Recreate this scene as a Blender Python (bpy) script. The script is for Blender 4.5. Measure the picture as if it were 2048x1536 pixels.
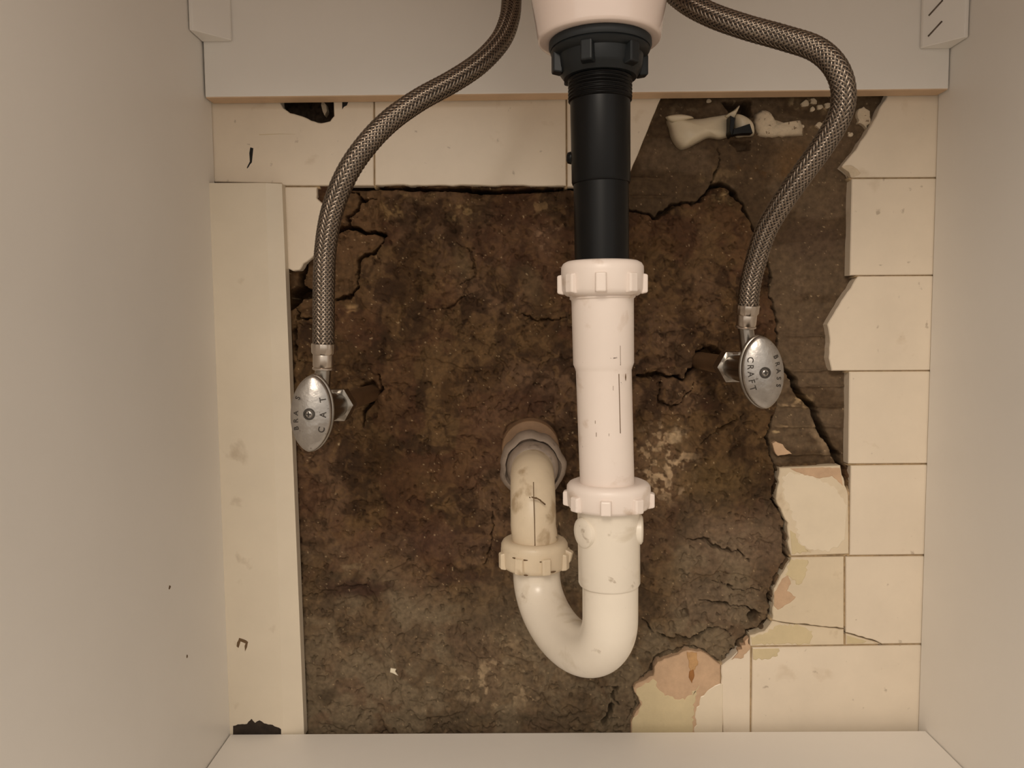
import bpy, math, random
import numpy as np
from mathutils import Vector, Matrix

for o in list(bpy.data.objects):
    bpy.data.objects.remove(o)
scene = bpy.context.scene
COL = scene.collection
random.seed(4)
RNG = np.random.RandomState(11)

# ------------------------------------------------------------------ camera
FPX = 1540.0
CAMZ = 0.432
PITCH, YAW, ROLL = math.radians(4.309), math.radians(0.433), math.radians(-0.519)
CAM = np.array([0.0, -0.62, CAMZ])


def cam_matrix():
    cp, sp, cy, sy, cr, sr = (math.cos(PITCH), math.sin(PITCH), math.cos(YAW), math.sin(YAW), math.cos(ROLL), math.sin(ROLL))
    r1 = np.array([cr, 0, sr]); u1 = np.array([-sr, 0, cr]); f1 = np.array([0, 1.0, 0])
    M = np.stack([r1, u1, f1], 1)
    Rx = np.array([[1, 0, 0], [0, cp, sp], [0, -sp, cp]])
    Rz = np.array([[cy, -sy, 0], [sy, cy, 0], [0, 0, 1]])
    return Rz @ Rx @ M


CM = cam_matrix()
cam_data = bpy.data.cameras.new('camera')
cam = bpy.data.objects.new('camera', cam_data)
COL.objects.link(cam)
cam_data.sensor_fit = 'HORIZONTAL'
cam_data.sensor_width = 36.0
cam_data.lens = FPX / 2048 * 36.0
cam_data.clip_start = 0.01
rot = Matrix(((CM[0][0], CM[0][1], -CM[0][2]), (CM[1][0], CM[1][1], -CM[1][2]), (CM[2][0], CM[2][1], -CM[2][2])))
cam.matrix_world = Matrix.Translation(Vector(CAM)) @ rot.to_4x4()
scene.camera = cam

# ------------------------------------------------------------------ world, light, exposure
world = bpy.data.worlds.new('room_light')
scene.world = world
world.use_nodes = True
bg = world.node_tree.nodes['Background']
bg.inputs[0].default_value = (1.0, 0.915, 0.81, 1)
bg.inputs[1].default_value = 1.02


def area_light(name, loc, target, size, power, color):
    d = bpy.data.lights.new(name, 'AREA')
    d.shape = 'DISK'
    d.size = size
    d.energy = power
    d.color = color
    o = bpy.data.objects.new(name, d)
    COL.objects.link(o)
    o.location = loc
    o.rotation_euler = (Vector(target) - Vector(loc)).to_track_quat('-Z', 'Y').to_euler()
    return o


area_light('ceiling_lamp', (-0.25, -2.0, 1.45), (0.1, 0, 0.35), 0.7, 18, (1.0, 0.88, 0.74))
scene.view_settings.view_transform = 'Standard'
scene.view_settings.look = 'None'
scene.view_settings.gamma = 1.0
scene.view_settings.use_curve_mapping = False
scene.view_settings.exposure = -0.05


# ------------------------------------------------------------------ helpers
def V(px, py, Y=0.0):
    """world point on the plane y = Y that the photograph shows at pixel px, py"""
    d = CM @ np.array([(px - 1024) / FPX, -(py - 768) / FPX, 1.0])
    return CAM + d * ((Y - CAM[1]) / d[1])


def depth(p):
    return float((np.asarray(p) - CAM) @ CM[:, 2])


def srgb(r, g, b):
    return tuple(((c / 255 + 0.055) / 1.055) ** 2.4 if c > 10 else c / 255 / 12.92 for c in (r, g, b))


def org(o):
    v = Vector((0, 0, 0))
    while o is not None:
        v = v + o.location
        o = o.parent
    return v


def mk(name, verts, faces, mat, parent=None, smooth=True, at=None, sharp=None):
    me = bpy.data.meshes.new(name)
    o = bpy.data.objects.new(name, me)
    COL.objects.link(o)
    if parent is not None:
        o.parent = parent
        off = np.array(org(parent))
    else:
        off = np.array(at if at is not None else (0, 0, 0))
        o.location = off
    vs = np.asarray(verts, float) - off
    me.from_pydata([tuple(v) for v in vs], [], [tuple(f) for f in faces])
    if smooth:
        me.polygons.foreach_set('use_smooth', [True] * len(me.polygons))
        if sharp:
            try:
                me.set_sharp_from_angle(angle=math.radians(sharp))
            except Exception:
                pass
    me.update()
    me.materials.append(mat)
    return o


def thing(name, loc, label, cat, group=None):
    o = bpy.data.objects.new(name, None)
    COL.objects.link(o)
    o.location = loc
    o.empty_display_size = 0.02
    o['label'] = label
    o['category'] = cat
    if group:
        o['group'] = group
    return o


def box(x0, x1, y0, y1, z0, z1):
    v = [(x, y, z) for x in (x0, x1) for y in (y0, y1) for z in (z0, z1)]
    f = [(0, 1, 3, 2), (4, 6, 7, 5), (0, 4, 5, 1), (2, 3, 7, 6), (0, 2, 6, 4), (1, 5, 7, 3)]
    return v, f


def bevel(o, w=0.001, seg=2):
    m = o.modifiers.new('bevel', 'BEVEL')
    m.width = w
    m.segments = seg
    m.limit_method = 'ANGLE'
    return o


def merge(parts):
    V_, F_ = [], []
    for v, f in parts:
        n = len(V_)
        V_ += [tuple(p) for p in v]
        F_ += [tuple(i + n for i in q) for q in f]
    return V_, F_


def perp(a):
    a = np.asarray(a, float)
    a = a / np.linalg.norm(a)
    r = np.array([1.0, 0, 0]) if abs(a[0]) < 0.8 else np.array([0, 0, 1.0])
    u = np.cross(a, r); u /= np.linalg.norm(u)
    return a, u, np.cross(a, u)


def rings(centres, radii, normals, n=48, cap0=True, cap1=True, closed=False, fn=None):
    """loft circles; normals are (u, v) pairs"""
    vs, fs = [], []
    for i, (c, r, (u, w)) in enumerate(zip(centres, radii, normals)):
        for k in range(n):
            a = 2 * math.pi * k / n
            rr = r * (fn(i, a) if fn else 1.0)
            vs.append(c + u * (rr * math.cos(a)) + w * (rr * math.sin(a)))
    m = len(centres)
    for i in range(m - 1):
        for k in range(n):
            k2 = (k + 1) % n
            fs.append((i * n + k, i * n + k2, (i + 1) * n + k2, (i + 1) * n + k))
    if cap0:
        fs.append(tuple(range(n - 1, -1, -1)))
    if cap1:
        fs.append(tuple((m - 1) * n + k for k in range(n)))
    return vs, fs


def lathe_axis(A, B, prof, n=48, cap0=True, cap1=True, fn=None):
    """profile (t metres from A along A->B, radius)"""
    A = np.asarray(A, float); B = np.asarray(B, float)
    a, u, w = perp(B - A)
    return rings([A + a * t for t, r in prof], [r for t, r in prof], [(u, w)] * len(prof), n, cap0, cap1, fn=fn)


def lathe_px(Y, prof, n=48, cap0=True, cap1=True):
    """profile given in the picture: (centre px, py, half width px) at plane Y, stacked vertically"""
    cs = [V(x, y, Y) for x, y, h in prof]
    rs = [h * depth(c) / FPX for c, (x, y, h) in zip(cs, prof)]
    a, u, w = perp(cs[0] - cs[-1] if np.linalg.norm(cs[0] - cs[-1]) > 1e-6 else (0, 0, 1))
    return rings(cs, rs, [(u, w)] * len(cs), n, cap0, cap1)


def frames(P):
    P = np.asarray(P, float)
    T = np.gradient(P, axis=0)
    T /= np.linalg.norm(T, axis=1)[:, None]
    _, u, w = perp(T[0])
    out = []
    for i in range(len(P)):
        u = u - T[i] * (u @ T[i]); u /= np.linalg.norm(u)
        out.append((u.copy(), np.cross(T[i], u)))
    return out


def catmull(P, n):
    P = np.asarray(P, float)
    P = np.vstack([2 * P[0] - P[1], P, 2 * P[-1] - P[-2]])
    out = []
    for i in range(1, len(P) - 2):
        for k in range(n):
            t = k / n
            p0, p1, p2, p3 = P[i - 1:i + 3]
            out.append(0.5 * ((2 * p1) + (p2 - p0) * t + (2 * p0 - 5 * p1 + 4 * p2 - p3) * t * t + (3 * p1 - p0 - 3 * p2 + p3) * t ** 3))
    out.append(P[-2])
    return np.array(out)


def resample(P, step):
    P = np.asarray(P)
    s = np.r_[0, np.cumsum(np.linalg.norm(np.diff(P, axis=0), axis=1))]
    n = max(2, int(s[-1] / step))
    t = np.linspace(0, s[-1], n)
    return np.stack([np.interp(t, s, P[:, k]) for k in range(3)], 1)


def sweep(P, r, n=40, cap0=True, cap1=True):
    P = np.asarray(P)
    rr = [r] * len(P) if np.isscalar(r) else r
    return rings(list(P), rr, frames(P), n, cap0, cap1)


# polygon helpers in picture pixels
def rough(pts, amp=2.0, step=9.0):
    """pts: (x, y) or (x, y, 1) where 1 marks the edge to the next point as broken"""
    out = []
    n = len(pts)
    for i, p in enumerate(pts):
        q = pts[(i + 1) % n]
        out.append((p[0], p[1]))
        if len(p) > 2 and p[2]:
            L = math.hypot(q[0] - p[0], q[1] - p[1])
            m = int(L / step)
            for k in range(1, m):
                t = k / m
                nx, ny = -(q[1] - p[1]) / L, (q[0] - p[0]) / L
                d = random.uniform(-amp, amp)
                out.append((p[0] + (q[0] - p[0]) * t + nx * d, p[1] + (q[1] - p[1]) * t + ny * d))
    return out


def inset(P, d):
    P = np.asarray(P, float)
    A = 0.5 * np.sum(P[:, 0] * np.roll(P[:, 1], -1) - np.roll(P[:, 0], -1) * P[:, 1])
    s = 1.0 if A > 0 else -1.0
    n = len(P)
    out = []
    for i in range(n):
        e0 = P[i] - P[i - 1]; e1 = P[(i + 1) % n] - P[i]
        e0 /= np.linalg.norm(e0) + 1e-9; e1 /= np.linalg.norm(e1) + 1e-9
        n0 = np.array([-e0[1], e0[0]]) * s; n1 = np.array([-e1[1], e1[0]]) * s
        m = n0 + n1
        L = np.linalg.norm(m)
        m = m / L if L > 0.3 else n0
        k = min(2.0, 1.0 / max(0.35, float(m @ n0)))
        out.append(P[i] + m * d * k)
    return np.array(out)


def slab(poly, Yf, thick, bev_px=1.6, bev=0.0007, Yref=None, back_inset=0.0):
    """extruded outline: front face at y = Yf, going back by thick"""
    Yr = Yf if Yref is None else Yref
    P = np.asarray(poly, float)
    A = 0.5 * np.sum(P[:, 0] * np.roll(P[:, 1], -1) - np.roll(P[:, 0], -1) * P[:, 1])
    if A < 0:
        P = P[::-1]
    n = len(P)
    W = [V(x, y, Yr) for x, y in P]
    Wi = [V(x, y, Yr) for x, y in inset(P, bev_px)]
    Wb = [V(x, y, Yr) for x, y in inset(P, back_inset)]
    vs = [(p[0], Yf, p[2]) for p in Wi] + [(p[0], Yf + bev, p[2]) for p in W] + [(p[0], Yf + thick, p[2]) for p in Wb]
    fs = [tuple(range(n - 1, -1, -1))[::-1]]
    for L in (0, 1):
        for i in range(n):
            j = (i + 1) % n
            fs.append((L * n + i, (L + 1) * n + i, (L + 1) * n + j, L * n + j))
    fs.append(tuple(2 * n + i for i in range(n - 1, -1, -1)))
    return vs, fs


# ------------------------------------------------------------------ materials
def material(name, color, rough_=0.5, metal=0.0, var=0.0, scale=20, bump=0.0, bscale=80, spots=None, spec=0.5, coat=0.0):
    m = bpy.data.materials.new(name)
    m.use_nodes = True
    nt = m.node_tree
    b = nt.nodes['Principled BSDF']
    b.inputs['Roughness'].default_value = rough_
    b.inputs['Metallic'].default_value = metal
    b.inputs['Specular IOR Level'].default_value = spec
    b.inputs['Coat Weight'].default_value = coat
    tc = nt.nodes.new('ShaderNodeTexCoord')
    col = nt.nodes.new('ShaderNodeRGB')
    col.outputs[0].default_value = (*color, 1)
    out = col.outputs[0]
    if var > 0:
        nz = nt.nodes.new('ShaderNodeTexNoise')
        nz.inputs['Scale'].default_value = scale
        nz.inputs['Detail'].default_value = 6
        nz.inputs['Roughness'].default_value = 0.65
        nt.links.new(tc.outputs['Object'], nz.inputs['Vector'])
        mx = nt.nodes.new('ShaderNodeMix'); mx.data_type = 'RGBA'
        mr = nt.nodes.new('ShaderNodeMapRange')
        mr.inputs[1].default_value = 0.35; mr.inputs[2].default_value = 0.7
        nt.links.new(nz.outputs['Fac'], mr.inputs[0])
        nt.links.new(mr.outputs[0], mx.inputs[0])
        nt.links.new(out, mx.inputs[6])
        mx.inputs[7].default_value = tuple(c * (1 - var) for c in color) + (1,)
        out = mx.outputs[2]
    for sp in (spots or []):
        # (scale, threshold lo, hi, colour, strength)
        nz = nt.nodes.new('ShaderNodeTexNoise')
        nz.inputs['Scale'].default_value = sp[0]
        nz.inputs['Detail'].default_value = 5
        nz.inputs['Distortion'].default_value = 0.3
        nt.links.new(tc.outputs['Object'], nz.inputs['Vector'])
        mr = nt.nodes.new('ShaderNodeMapRange')
        mr.inputs[1].default_value = sp[1]; mr.inputs[2].default_value = sp[2]
        mr.inputs[4].default_value = sp[4]
        nt.links.new(nz.outputs['Fac'], mr.inputs[0])
        mx = nt.nodes.new('ShaderNodeMix'); mx.data_type = 'RGBA'
        nt.links.new(mr.outputs[0], mx.inputs[0])
        nt.links.new(out, mx.inputs[6])
        mx.inputs[7].default_value = (*sp[3], 1)
        out = mx.outputs[2]
    nt.links.new(out, b.inputs['Base Color'])
    if bump > 0:
        nz = nt.nodes.new('ShaderNodeTexNoise')
        nz.inputs['Scale'].default_value = bscale
        nz.inputs['Detail'].default_value = 5
        nt.links.new(tc.outputs['Object'], nz.inputs['Vector'])
        bp = nt.nodes.new('ShaderNodeBump')
        bp.inputs['Strength'].default_value = bump
        bp.inputs['Distance'].default_value = 0.001
        nt.links.new(nz.outputs['Fac'], bp.inputs['Height'])
        nt.links.new(bp.outputs[0], b.inputs['Normal'])
    return m


M_panel = material('white_melamine', srgb(240, 235, 228), 0.42, var=0.03, scale=9, bump=0.03, bscale=500)
M_edge = material('beige_edge_band', srgb(214, 183, 150), 0.6, var=0.12, scale=60)
M_ceramic = material('glazed_ceramic', srgb(226, 208, 198), 0.12, var=0.03, coat=0.5)
M_tile = material('cream_tile_glaze', srgb(231, 216, 195), 0.33, var=0.10, scale=14,
                  spots=[(38, 0.64, 0.72, srgb(180, 154, 120), 0.25), (120, 0.68, 0.74, srgb(120, 95, 70), 0.45)])
M_tile2 = material('cream_tile_body', srgb(220, 203, 176), 0.5, var=0.12, scale=25,
                   spots=[(55, 0.60, 0.70, srgb(175, 150, 118), 0.5)])
M_residue = material('dried_adhesive', srgb(210, 192, 154), 0.7, var=0.12, scale=50, bump=0.4, bscale=120)
M_residue_pink = material('old_plaster', srgb(205, 172, 140), 0.85, var=0.25, scale=60, bump=0.6, bscale=150)
M_glaze_white = material('bare_white_glaze', srgb(228, 213, 189), 0.33, var=0.08, scale=25)
M_trimw = material('painted_trim', srgb(224, 211, 190), 0.45, var=0.10, scale=8,
                   spots=[(30, 0.66, 0.74, srgb(150, 125, 95), 0.4)])
M_black = material('black_plastic', srgb(9, 8, 8), 0.36, var=0.3, scale=40, spec=0.22)
M_blacknut = material('black_nut_plastic', srgb(27, 30, 32), 0.42, var=0.25, scale=30, spec=0.3)
M_rubber = material('black_rubber', srgb(28, 32, 35), 0.6)
M_pvc = material('white_pipe_plastic', srgb(233, 219, 209), 0.38, var=0.05, scale=12,
                 spots=[(55, 0.60, 0.70, srgb(184, 156, 130), 0.5), (200, 0.72, 0.76, srgb(70, 45, 28), 0.8)])
M_pvc_trap = material('trap_plastic', srgb(230, 219, 203), 0.26, var=0.07, scale=18,
                      spots=[(40, 0.56, 0.68, srgb(186, 168, 140), 0.55), (110, 0.66, 0.72, srgb(140, 116, 88), 0.5)])
M_pvc_old = material('aged_pipe_plastic', srgb(222, 204, 177), 0.4, var=0.14, scale=30,
                     spots=[(60, 0.60, 0.70, srgb(150, 122, 85), 0.6), (150, 0.70, 0.75, srgb(80, 58, 36), 0.7)])
M_grime = material('grimy_coupling', srgb(150, 134, 120), 0.55, var=0.3, scale=70,
                   spots=[(90, 0.56, 0.66, srgb(84, 70, 58), 0.6)], bump=0.3, bscale=200)
M_rust_ring = material('brown_stained_ring', srgb(128, 98, 70), 0.7, var=0.35, scale=60, bump=0.3, bscale=150)
M_chrome = material('worn_chrome', srgb(178, 172, 166), 0.33, metal=1.0, var=0.25, scale=90,
                    spots=[(300, 0.66, 0.72, srgb(80, 72, 64), 0.7)], bump=0.30, bscale=220)
M_chrome_edge = material('dark_chrome', srgb(150, 142, 132), 0.25, metal=1.0, var=0.2, scale=90)
M_brass = material('tarnished_brass', srgb(128, 106, 80), 0.35, metal=0.9, var=0.35, scale=90)
M_stub = material('tarnished_copper_pipe', srgb(128, 100, 74), 0.36, metal=0.45, var=0.4, scale=70)
M_steel = material('braided_steel', srgb(150, 136, 122), 0.36, metal=1.0, var=0.3, scale=60)
M_ferrule = material('crimped_steel', srgb(190, 178, 166), 0.28, metal=1.0, var=0.12, scale=80)
M_core = material('dark_hose_core', srgb(44, 36, 30), 0.7)
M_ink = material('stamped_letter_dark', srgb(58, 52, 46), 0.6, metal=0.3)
M_darkmark = material('hole_shade_black', srgb(18, 15, 12), 0.8)  # black that paints the dark depth of small tile holes
M_seam = material('dirty_seam', srgb(104, 80, 52), 0.7)
M_rust = material('rust_stain', srgb(160, 108, 58), 0.8, var=0.3, scale=120)
M_rust_pale = material('pale_rust_stain', srgb(198, 156, 108), 0.8, var=0.3, scale=120)
M_rot = material('rotten_wood', srgb(52, 40, 30), 0.9, var=0.6, scale=160, bump=0.8, bscale=300)
M_glob = material('cream_sealant', srgb(218, 204, 178), 0.35, var=0.08, scale=40)
M_crust = material('white_plaster_crust', srgb(214, 196, 170), 0.9, var=0.2, scale=150, bump=0.8, bscale=300,
                   spots=[(260, 0.60, 0.66, srgb(96, 70, 44), 0.8)])
M_wallcore = material('dark_wall_cavity', srgb(52, 42, 33), 0.9, var=0.3, scale=30)
M_floor = material('bathroom_floor', srgb(150, 138, 124), 0.5, var=0.15, scale=8)
M_staple = material('staple_steel', srgb(110, 98, 88), 0.4, metal=0.8)
M_flake = material('pale_flake', srgb(226, 214, 190), 0.6)


def cement_material():
    m = bpy.data.materials.new('rough_cement')
    m.use_nodes = True
    nt = m.node_tree
    b = nt.nodes['Principled BSDF']
    b.inputs['Roughness'].default_value = 0.85
    b.inputs['Specular IOR Level'].default_value = 0.25
    at = nt.nodes.new('ShaderNodeVertexColor'); at.layer_name = 'tone'
    tc = nt.nodes.new('ShaderNodeTexCoord')
    nz = nt.nodes.new('ShaderNodeTexNoise')
    nz.inputs['Scale'].default_value = 260; nz.inputs['Detail'].default_value = 6
    nt.links.new(tc.outputs['Object'], nz.inputs['Vector'])
    mr = nt.nodes.new('ShaderNodeMapRange')
    mr.inputs[1].default_value = 0.3; mr.inputs[2].default_value = 0.7
    mr.inputs[3].default_value = 0.72; mr.inputs[4].default_value = 1.25
    nt.links.new(nz.outputs['Fac'], mr.inputs[0])
    mul = nt.nodes.new('ShaderNodeVectorMath'); mul.operation = 'SCALE'
    nt.links.new(at.outputs['Color'], mul.inputs[0])
    nt.links.new(mr.outputs[0], mul.inputs['Scale'])
    nt.links.new(mul.outputs[0], b.inputs['Base Color'])
    bp = nt.nodes.new('ShaderNodeBump')
    bp.inputs['Strength'].default_value = 0.35
    bp.inputs['Distance'].default_value = 0.001
    nt.links.new(nz.outputs['Fac'], bp.inputs['Height'])
    nt.links.new(bp.outputs[0], b.inputs['Normal'])
    return m


M_cement = cement_material()

# ------------------------------------------------------------------ room dimensions
XL, XR = -0.2390, 0.3305          # inner faces of the cabinet sides
ZB = float(V(1150, 1448, 0)[2])   # top of the cabinet floor panel
TH = 0.016
YFRONT = -0.457
ZTOP = 0.74

floor = mk('floor', *box(-1.2, 1.2, -2.4, 0.25, -0.05, 0.0), M_floor, smooth=False)
floor['kind'] = 'structure'

# ------------------------------------------------------------------ wall with tiles and broken cement
wall = mk('wall_back', *box(-1.2, 1.2, 0.062, 0.2, 0.0, 1.6), M_wallcore, smooth=False)
wall['kind'] = 'structure'

TILES = []   # (polygon px, material)


def T(pts, mat=None, amp=2.0, step=9.0):
    TILES.append((rough(pts, amp, step), mat or M_tile))


HID = 150
T([(416, HID), (557, HID), (561, 208, 1), (566, 216, 1), (580, 226, 1), (603, 232, 1), (622, 241, 1), (642, 246, 1), (660, 242, 1),
   (668, 232), (667, 205), (664, HID), (746.5, HID), (747.5, 371), (565, 371), (563, 367), (418, 363)], amp=0.8, step=6)
T([(749, HID), (1131, HID), (1132, 371, 1), (750, 370)], amp=1.2, step=14)
T([(1134, HID), (1338, HID), (1321, 198, 1), (1262, 341, 1), (1246, 374), (1135, 373)], amp=0.7, step=12)
T([(520, 374), (634, 374, 1), (633, 396, 1), (650, 412, 1), (646, 480, 1), (628, 511, 1), (607, 527, 1), (599, 540, 1), (586, 542, 1), (571, 536), (520, 536)], amp=1.4, step=7)
T([(1796, HID), (1930, HID), (1930, 354), (1704, 355), (1700, 346, 1), (1684, 333, 1), (1712, 300, 1), (1738, 258, 1), (1757, 224, 1), (1777, 188)], amp=1.2, step=9)
T([(1704, 357.5), (1930, 356.5), (1930, 549), (1700, 550.5)])
T([(1717, 552.5), (1930, 551.5), (1930, 740), (1664, 741.5), (1658, 716, 1), (1660, 676, 1), (1655, 649, 1), (1667, 629, 1), (1690, 592, 1)], amp=1.0, step=9)
T([(1699, 743.5), (1930, 742.5), (1930, 926), (1697, 927.5)])
T([(1702, 931.5), (1930, 929), (1930, 1108.5), (1700, 1110.5)])
T([(1559, 936), (1681, 931), (1684, 950, 1), (1697, 990), (1698, 1108), (1583, 1112), (1577, 1092, 1), (1576, 1046, 1), (1564, 1024, 1), (1552, 998, 1), (1556, 972, 1)], M_tile2, amp=1.6, step=7)
T([(1583, 1115), (1688, 1113.5), (1688, 1257, 1), (1630, 1251, 1), (1563, 1244, 1), (1545, 1240, 1), (1548, 1178, 1), (1561, 1152, 1), (1580, 1123)], M_tile2, amp=1.2, step=7)
T([(1545, 1242, 1), (1563, 1246, 1), (1630, 1253, 1), (1688, 1259.5), (1688, 1290), (1500, 1292.5), (1500, 1271, 1), (1529, 1263, 1)], M_tile2, amp=0.8, step=8)
T([(1692, 1114), (1930, 1112), (1930, 1286.5), (1764, 1288), (1750, 1281, 1), (1692, 1265)], amp=0.8, step=8)
T([(1692, 1267.5, 1), (1750, 1283.5), (1762, 1288), (1692, 1289.5)], M_tile2, amp=0.6, step=8)
T([(1505, 1295.5), (1930, 1289.5), (1930, 1490), (1503, 1490)])
T([(1443, 1332, 1), (1463, 1316, 1), (1476, 1303), (1501, 1297), (1500, 1490), (1448, 1490), (1443, 1400, 1)], amp=0.8, step=10)
T([(1441, 1330), (1441, 1400, 1), (1446, 1490), (1262, 1490), (1262, 1446, 1), (1282, 1410, 1), (1267, 1377, 1), (1271, 1369, 1), (1307, 1352, 1),
   (1309, 1335, 1), (1316, 1324, 1), (1350, 1312, 1), (1376, 1301, 1), (1402, 1303, 1), (1425, 1318, 1)], M_residue_pink, amp=1.6, step=7)
for poly, mat in TILES:
    t = mk('tile', *slab(poly, 0.0, 0.0105), mat, wall, smooth=False)

# numpy noise -------------------------------------------------------
GX0, GX1, GY0, GY1, ST = 404.0, 1912.0, 176.0, 1492.0, 1.65
gu = np.arange(GX0, GX1, ST); gv = np.arange(GY0, GY1, ST)
U, W_ = np.meshgrid(gu, gv)
NH, NW = U.shape


def vnoise(cell, seed, sx=1.0, sy=1.0, du=0.0, dv=0.0):
    r = np.random.RandomState(seed)
    g = r.rand(400, 400)
    x = (U + du) / (cell * sx) + 3.3; y = (W_ + dv) / (cell * sy) + 7.7
    xi = np.floor(x).astype(int); yi = np.floor(y).astype(int)
    fx = x - xi; fy = y - yi
    fx = fx * fx * fx * (fx * (fx * 6 - 15) + 10); fy = fy * fy * fy * (fy * (fy * 6 - 15) + 10)
    xi %= 399; yi %= 399
    return (g[yi, xi] * (1 - fx) + g[yi, xi + 1] * fx) * (1 - fy) + (g[yi + 1, xi] * (1 - fx) + g[yi + 1, xi + 1] * fx) * fy


def fbm(cell, seed, octaves=5, sx=1.0, sy=1.0, gain=0.5, warp=0.0):
    du = dv = 0
    if warp:
        du = (vnoise(cell, seed + 50) - 0.5) * warp; dv = (vnoise(cell, seed + 51) - 0.5) * warp
    s = 0; a = 1; tot = 0
    for k in range(octaves):
        s = s + a * vnoise(max(cell / 2 ** k, 2.2), seed + k, sx, sy, du, dv); tot += a; a *= gain
    return s / tot


def sstep(a, b, x):
    t = np.clip((x - a) / (b - a), 0, 1)
    return t * t * (3 - 2 * t)


JX = (fbm(26, 900, 4) - 0.5) * 15 + (fbm(9, 905, 2) - 0.5) * 6
JY = (fbm(26, 950, 4) - 0.5) * 15 + (fbm(9, 955, 2) - 0.5) * 6


def seg_dist(poly, closed=False, jit=1.0):
    D = np.full(U.shape, 1e4)
    pts = list(poly) + ([poly[0]] if closed else [])
    for (x0, y0), (x1, y1) in zip(pts[:-1], pts[1:]):
        m = 70
        i0 = max(0, int((min(y0, y1) - m - GY0) / ST)); i1 = min(NH, int((max(y0, y1) + m - GY0) / ST) + 1)
        j0 = max(0, int((min(x0, x1) - m - GX0) / ST)); j1 = min(NW, int((max(x0, x1) + m - GX0) / ST) + 1)
        if i1 <= i0 or j1 <= j0:
            continue
        x = U[i0:i1, j0:j1] + JX[i0:i1, j0:j1] * jit; y = W_[i0:i1, j0:j1] + JY[i0:i1, j0:j1] * jit
        dx, dy = x1 - x0, y1 - y0
        t = np.clip(((x - x0) * dx + (y - y0) * dy) / (dx * dx + dy * dy + 1e-9), 0, 1)
        d = np.hypot(x - x0 - t * dx, y - y0 - t * dy)
        D[i0:i1, j0:j1] = np.minimum(D[i0:i1, j0:j1], d)
    return D


def inside(poly, jit=0.0):
    x = U + JX * jit; y = W_ + JY * jit
    r = np.zeros(U.shape, bool)
    n = len(poly)
    for i in range(n):
        x0, y0 = poly[i]; x1, y1 = poly[(i + 1) % n]
        if y0 == y1:
            continue
        c = ((y0 > y) != (y1 > y)) & (x < (x1 - x0) * (y - y0) / (y1 - y0) + x0)
        r ^= c
    return r


def sdf(poly, jit=0.0):
    d = seg_dist(poly, True, jit)
    return np.where(inside(poly, jit), -d, d)


CHAIN = [(1259, 419), (1317, 431), (1350, 406), (1398, 403), (1430, 370), (1462, 373), (1488, 405), (1498, 430), (1517, 466), (1530, 500),
         (1538, 530), (1545, 560), (1544, 590), (1552, 618), (1560, 640), (1558, 675), (1556, 720), (1556, 780), (1557, 815), (1543, 852), (1539, 884), (1546, 906), (1552, 932), (1556, 952)]
EDGE2 = [(1556, 952), (1551, 978), (1549, 998), (1562, 1024), (1574, 1046), (1575, 1090), (1577, 1122), (1558, 1152), (1545, 1177), (1543, 1240), (1527, 1264), (1499, 1271), (1473, 1302), (1460, 1314)]
REGB = CHAIN + [(1562, 934), (1712, 934), (1722, 760), (1718, 725), (1672, 725), (1672, 650), (1732, 560), (1722, 540), (1724, 362), (1712, 330), (1796, 170), (1330, 170), (1252, 372)]

H = np.full(U.shape, 0.0042)                              # depth into the wall
H += (fbm(120, 1, 6, warp=60) - 0.5) * 0.0050
H += (fbm(26, 20, 4, warp=20) - 0.5) * 0.0020
# trowelled ledges: quantised noise gives stepped layers of cement
lay = fbm(150, 70, 5, warp=90)
H += sstep(0.50, 0.525, lay) * 0.0016 - sstep(0.60, 0.62, lay) * 0.0012
lay2 = fbm(64, 77, 5, warp=60)
H += sstep(0.52, 0.535, lay2) * 0.0010 - sstep(0.62, 0.635, lay2) * 0.0010
pits = fbm(13, 83, 3, warp=10)
H += sstep(0.66, 0.74, pits) * 0.0022
dB = sdf(REGB, 1.0)
inB = sstep(3, -5, dB)
H = H * (1 - inB) + inB * (0.0098 + (fbm(60, 30, 5, sx=2.2, sy=0.8) - 0.5) * 0.0035)
# horizontal trowel ridges on the bare mortar
for yy, x0, x1 in ((742, 1590, 1700), (774, 1600, 1700), (815, 1566, 1696), (856, 1556, 1696), (672, 1575, 1660), (912, 1560, 1690), (388, 1262, 1340), (352, 1262, 1330)):
    line = np.exp(-((W_ + JY * 0.4 - yy) / 3.0) ** 2) * sstep(x0 - 10, x0 + 10, U) * sstep(x1 + 6, x1 - 10, U)
    H -= line * 0.0022
# rubble at the upper left
RUB = [(640, 380), (706, 377), (750, 380), (766, 470), (762, 488), (726, 512), (714, 575), (680, 600), (600, 620), (575, 640), (575, 545), (610, 530), (640, 500)]
inR = sstep(4, -6, sdf(RUB, 1.0))
H += inR * (0.0035 + (fbm(34, 40, 3) - 0.5) * 0.004)

DARK = np.zeros(U.shape)


def crack(pts, w, dep=0.014, jit=1.0, wob=True):
    global H, DARK
    d = seg_dist(pts, False, jit)
    ww = w * (0.55 + 0.9 * fbm(40, 300 + int(pts[0][0]), 3)) if wob else w
    if wob and dep < 0.0135:
        L = sum(math.hypot(b[0] - a[0], b[1] - a[1]) for a, b in zip(pts[:-1], pts[1:]))
        e = np.minimum(np.hypot(U - pts[0][0], W_ - pts[0][1]), np.hypot(U - pts[-1][0], W_ - pts[-1][1]))
        ww = ww * (0.25 + 0.75 * sstep(0, 0.45 * L, e)) * (0.45 + 1.1 * sstep(0.35, 0.6, fbm(22, 700 + int(pts[0][1]), 2)))
        ww = np.maximum(ww, 0.5)
    H = np.maximum(H, H + dep * np.exp(-(d / ww) ** 4))


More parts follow.
